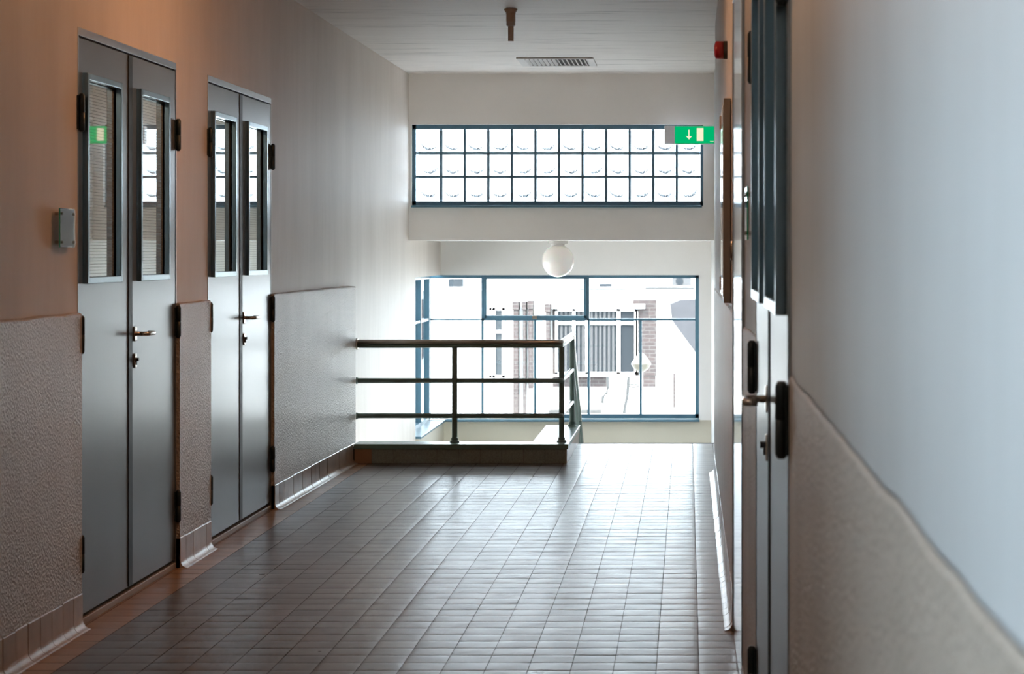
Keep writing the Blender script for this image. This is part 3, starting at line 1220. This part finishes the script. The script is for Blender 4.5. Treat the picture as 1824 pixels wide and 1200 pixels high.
globe('globe_lamp', (994 - 1225) * 20.9 / 4050, 20.9, 1.57, 'unlit white opal globe lamp under the soffit in front of the big window', M['opal'])
globe('globe_lamp', -1.05, 9.9, CEIL, 'lit warm globe lamp on the corridor ceiling above the left double doors', M['lamp_glow'])
globe('globe_lamp', -1.05, 4.2, CEIL, 'added unseen globe lamp on the corridor ceiling nearest the camera, for fill light', M['fill_lamp_glow'])  # out of view, added as neutral fill light down the corridor

# ------------------------------------------------------------------ outside
def tb(name, mat, *boxes, label=None, cat=None, kind=None, **kw):
    o = obj(name, B(*boxes), mat, **kw)
    return tag(o, label, cat, kind=kind)


tb('ground_outside', M['ground'], (-60, 60, -60, 140, -5.3, -5.0), kind='structure')
YF = 45.0
s = YF / 4050
fx = lambda p: (p - 1225) * s
fz = lambda p: EYE - (p - 450) * s
hb = empty('white_house', (fx(1000), YF, -5.0))
tag(hb, 'white rendered house with brick bay seen through the big window across the yard', 'building')


def hbx(nm, m, boxes, par=None, **kw):
    o = obj(nm, B(*boxes), m, **kw)
    return child(o, hb)


hbx('wall', M['facade'], [(-16, 8, YF, YF + 6, -5.0, fz(517))])
hbx('roof_edge', M['facade_white'], [(-16, 8.1, YF - 0.25, YF + 6.1, fz(517), fz(511))])
hbx('brick_bay', M['brick'], [(fx(985), fx(1168), YF - 0.12, YF, fz(688), fz(541)), (fx(1128), fx(1169), YF - 0.14, YF, fz(668), fz(534))])
hbx('bay_lintel', M['facade_white'], [(fx(985), fx(1149), YF - 0.3, YF - 0.14, fz(549), fz(541))])


def far_window(x0, x1, z_0, z_1, mull, trans, y, blinds, nm='window', gm=None):
    bm = bmesh.new()
    t = 0.05
    box(bm, fx(x0), fx(x1), y - 0.08, y, fz(z_1) - 0.0, fz(z_1) + t)
    box(bm, fx(x0), fx(x1), y - 0.08, y, fz(z_0) - t, fz(z_0))
    box(bm, fx(x0), fx(x0) + t, y - 0.08, y, fz(z_1), fz(z_0))
    box(bm, fx(x1) - t, fx(x1), y - 0.08, y, fz(z_1), fz(z_0))
    for m in mull:
        box(bm, fx(m) - 0.03, fx(m) + 0.03, y - 0.08, y, fz(z_1), fz(z_0))
    for m in trans:
        box(bm, fx(x0), fx(x1), y - 0.078, y, fz(m) - 0.03, fz(m) + 0.03)
    fo = child(obj(nm, bm, M['facade_white']), hb)
    g = obj('pane', B((fx(x0) + 0.02, fx(x1) - 0.02, y - 0.02, y - 0.01, fz(z_1) + 0.02, fz(z_0) - 0.02)), gm or M['far_glass'], fo)
    if blinds:
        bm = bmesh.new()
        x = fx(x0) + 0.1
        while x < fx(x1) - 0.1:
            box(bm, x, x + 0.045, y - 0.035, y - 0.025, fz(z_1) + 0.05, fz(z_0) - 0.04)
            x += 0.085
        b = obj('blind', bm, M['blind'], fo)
    return fo


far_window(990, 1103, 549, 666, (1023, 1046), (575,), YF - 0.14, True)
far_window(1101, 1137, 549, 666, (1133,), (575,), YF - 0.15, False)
hbx('window_sill', M['facade_white'], [(fx(986), fx(1132), YF - 0.32, YF - 0.14, fz(669), fz(665))])
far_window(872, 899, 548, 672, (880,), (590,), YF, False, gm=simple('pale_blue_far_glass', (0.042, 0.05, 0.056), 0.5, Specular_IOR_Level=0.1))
hbx('slate_roof', M['slate'], [(fx(1194), fx(1194) + 0.02, YF - 0.02, YF, fz(541), fz(540))])
bm = bmesh.new()
ptsr = [(1194, 541), (1212, 534), (1262, 532), (1262, 660), (1238, 625), (1197, 569)]
f0 = [bm.verts.new((fx(a), YF - 0.35, fz(b))) for a, b in ptsr]
f1 = [bm.verts.new((fx(a), YF - 0.0, fz(b))) for a, b in ptsr]
bm.faces.new(f0)
bm.faces.new(f1[::-1])
for i in range(len(ptsr)):
    j = (i + 1) % len(ptsr)
    bm.faces.new((f0[i], f1[i], f1[j], f0[j]))
bmesh.ops.recalc_face_normals(bm, faces=bm.faces)
child(obj('slate_gable', bm, M['slate']), hb)
hbx('gutter', M['far_grey'], [(fx(1030), fx(1115), YF - 0.33, YF - 0.25, fz(515.5), fz(513.5))])
hbx('flashing', M['far_grey'], [(fx(1150), fx(1236), YF - 0.33, YF - 0.25, fz(515), fz(511))])
hbx('skylight', M['far_glass'], [(fx(796), fx(822), YF + 0.3, YF + 1.2, fz(511), fz(497))])
hbx('roof_hatch', M['far_glass'], [(fx(1066), fx(1088), YF + 0.4, YF + 0.8, fz(511), fz(506))])

# brick flues
for (a, b, t0, t1) in ((916.5, 925.5, 548, 737), (934, 938.5, 548, 737), (943.5, 951, 546, 690), (974, 981, 552, 606)):
    e = empty('brick_flue', (fx((a + b) / 2), YF - 0.35, fz(t1)))
    n_ = {916: 'widest brown brick flue on the white house, left of the others', 934: 'thinnest brown brick flue between two wider ones on the white house',
          943: 'brick flue right of the thinnest one, stopping above the bottom of the window', 974: 'short brown flue just left of the bay with blinds'}[int(a)]
    tag(e, n_, 'chimney', group=None)
    w_ = (b - a) * s / 2
    H_ = (t1 - t0) * s
    obj('shaft', B((-w_, w_, 0, 0.3, 0, H_)), M['brick'], e)
    obj('cap', B((-w_ - 0.02, w_ + 0.01, -0.03, 0.34, H_ - 0.03, H_ + 0.12)), M['brick'], e)

# air conditioner on the roof
ac = empty('air_conditioner', (fx(1214), YF + 0.3, fz(509.3)))
tag(ac, 'white air conditioner with round fan on the roof outside, behind the big window', 'air conditioner')
obj('casing', B((-0.19, 0.19, 0, 0.3, 0.003, 0.18)), M['blind'], ac, bevel=0.01)
bm = bmesh.new()
lathe(bm, [(0.075, 0), (0.075, -0.012), (0.02, -0.015)], 'Y', (-0.04, 0, 0.09), 24)
obj('fan_grille', bm, M['far_glass'], ac)

# street lantern
ln = empty('street_lantern', (0, 38, -5.0))
qs = 38 / 4050
lx = (1142 - 1225) * qs
ln.location.x = lx
tag(ln, 'yellowish round street lantern on a slim post outside in front of the brick bay', 'street lamp')
zc = EYE - (646 - 450) * qs + 5.0
bm = bmesh.new()
lathe(bm, [(0.0, 0.17), (0.05, 0.15), (0.15, 0.02), (0.17, -0.02), (0.12, -0.10), (0.05, -0.15), (0, -0.15)], 'Z', (0, 0, zc), 14)
obj('lantern_head', bm, M['lantern'], ln)
bm = bmesh.new()
lathe(bm, [(0.06, 0), (0.04, 0.3), (0.03, zc - 0.14)], 'Z', n=12)
obj('post', bm, M['facade_white'], ln)

# bent grey pole with a ring
gp = empty('bent_pole', ((1112 - 1225) * qs, 38.2, -1.25))
tag(gp, 'thin bent grey pole with a small ring, below the street lantern outside', 'pole')
bm = bmesh.new()
P_ = lambda x, y: ((x - 1112) * qs, 0, EYE - (y - 450) * qs + 1.25)
tube(bm, [P_(1110, 760), P_(1112, 728), P_(1117, 706), P_(1119, 672)], 0.026, 8)
obj('pole', bm, M['far_grey'], gp)
bm = bmesh.new()
tube(bm, [(P_(1128, 688)[0] + 0.08 * math.cos(t), 0, P_(1128, 688)[2] + 0.025 * math.sin(t)) for t in [i * PI / 10 for i in range(21)]], 0.011, 8)
obj('ring', bm, M['far_grey'], gp)

# courtyard wall with a step
yw = empty('yard_wall', ((1082 - 1225) * 40 / 4050, 40, -5.0))
tag(yw, 'white yard wall with a stepped dark-edged end, below the bay with blinds', 'wall')
q4 = 40 / 4050
pts = [(1060, 900), (1074, 900), (1074, 718), (1075, 706), (1082, 699), (1084, 690), (1083, 670), (1140, 670), (1140, 900)]
bm = bmesh.new()
pl = [((a - 1082) * q4, EYE - (b - 450) * q4 + 5.0) for a, b in pts]
pl = [(a, max(0, b)) for a, b in pl]
f0 = [bm.verts.new((a, 0, b)) for a, b in pl[1:]]
f1 = [bm.verts.new((a, 0.25, b)) for a, b in pl[1:]]
bm.faces.new(f0)
bm.faces.new(f1[::-1])
for i in range(len(f0)):
    j = (i + 1) % len(f0)
    bm.faces.new((f0[i], f1[i], f1[j], f0[j]))
bmesh.ops.recalc_face_normals(bm, faces=bm.faces)
obj('wall_body', bm, M['facade'], yw)
bm = bmesh.new()
tube(bm, [(a - 0.01, -0.01, b) for a, b in pl[2:7]], 0.026, 8)
obj('dark_edge', bm, M['far_grey'], yw)

rp = tb('drain_pipe', M['brick'], (fx(1199), fx(1203), YF - 0.13, YF - 0.01, fz(725), fz(665)), label='short brown drain pipe on the white wall at the lower right of the big window', cat='pipe')
tb('dark_trough', M['far_grey'], (fx(1030), fx(1072), YF - 0.5, YF - 0.45, fz(729), fz(727)), (fx(980), fx(1000), YF - 0.5, YF - 0.45, fz(729), fz(727)),
   (fx(980), fx(1072), YF - 0.5, YF - 0.002, fz(740), fz(729)), label='long low trough along the foot of the white house under the bay', cat='trough')
# neighbouring brick house seen through the side window
nb = empty('brick_house', (-9.0, 30, -5.0))
tag(nb, 'neighbouring brick house with white eaves glimpsed through the narrow side window', 'building')
obj('wall', B((-6, 3.6, 0, 5, 0, 5.75)), M['brick'], nb)
obj('eaves', B((-6.1, 3.75, -0.2, 5.2, 5.75, 6.2)), M['facade_white'], nb)
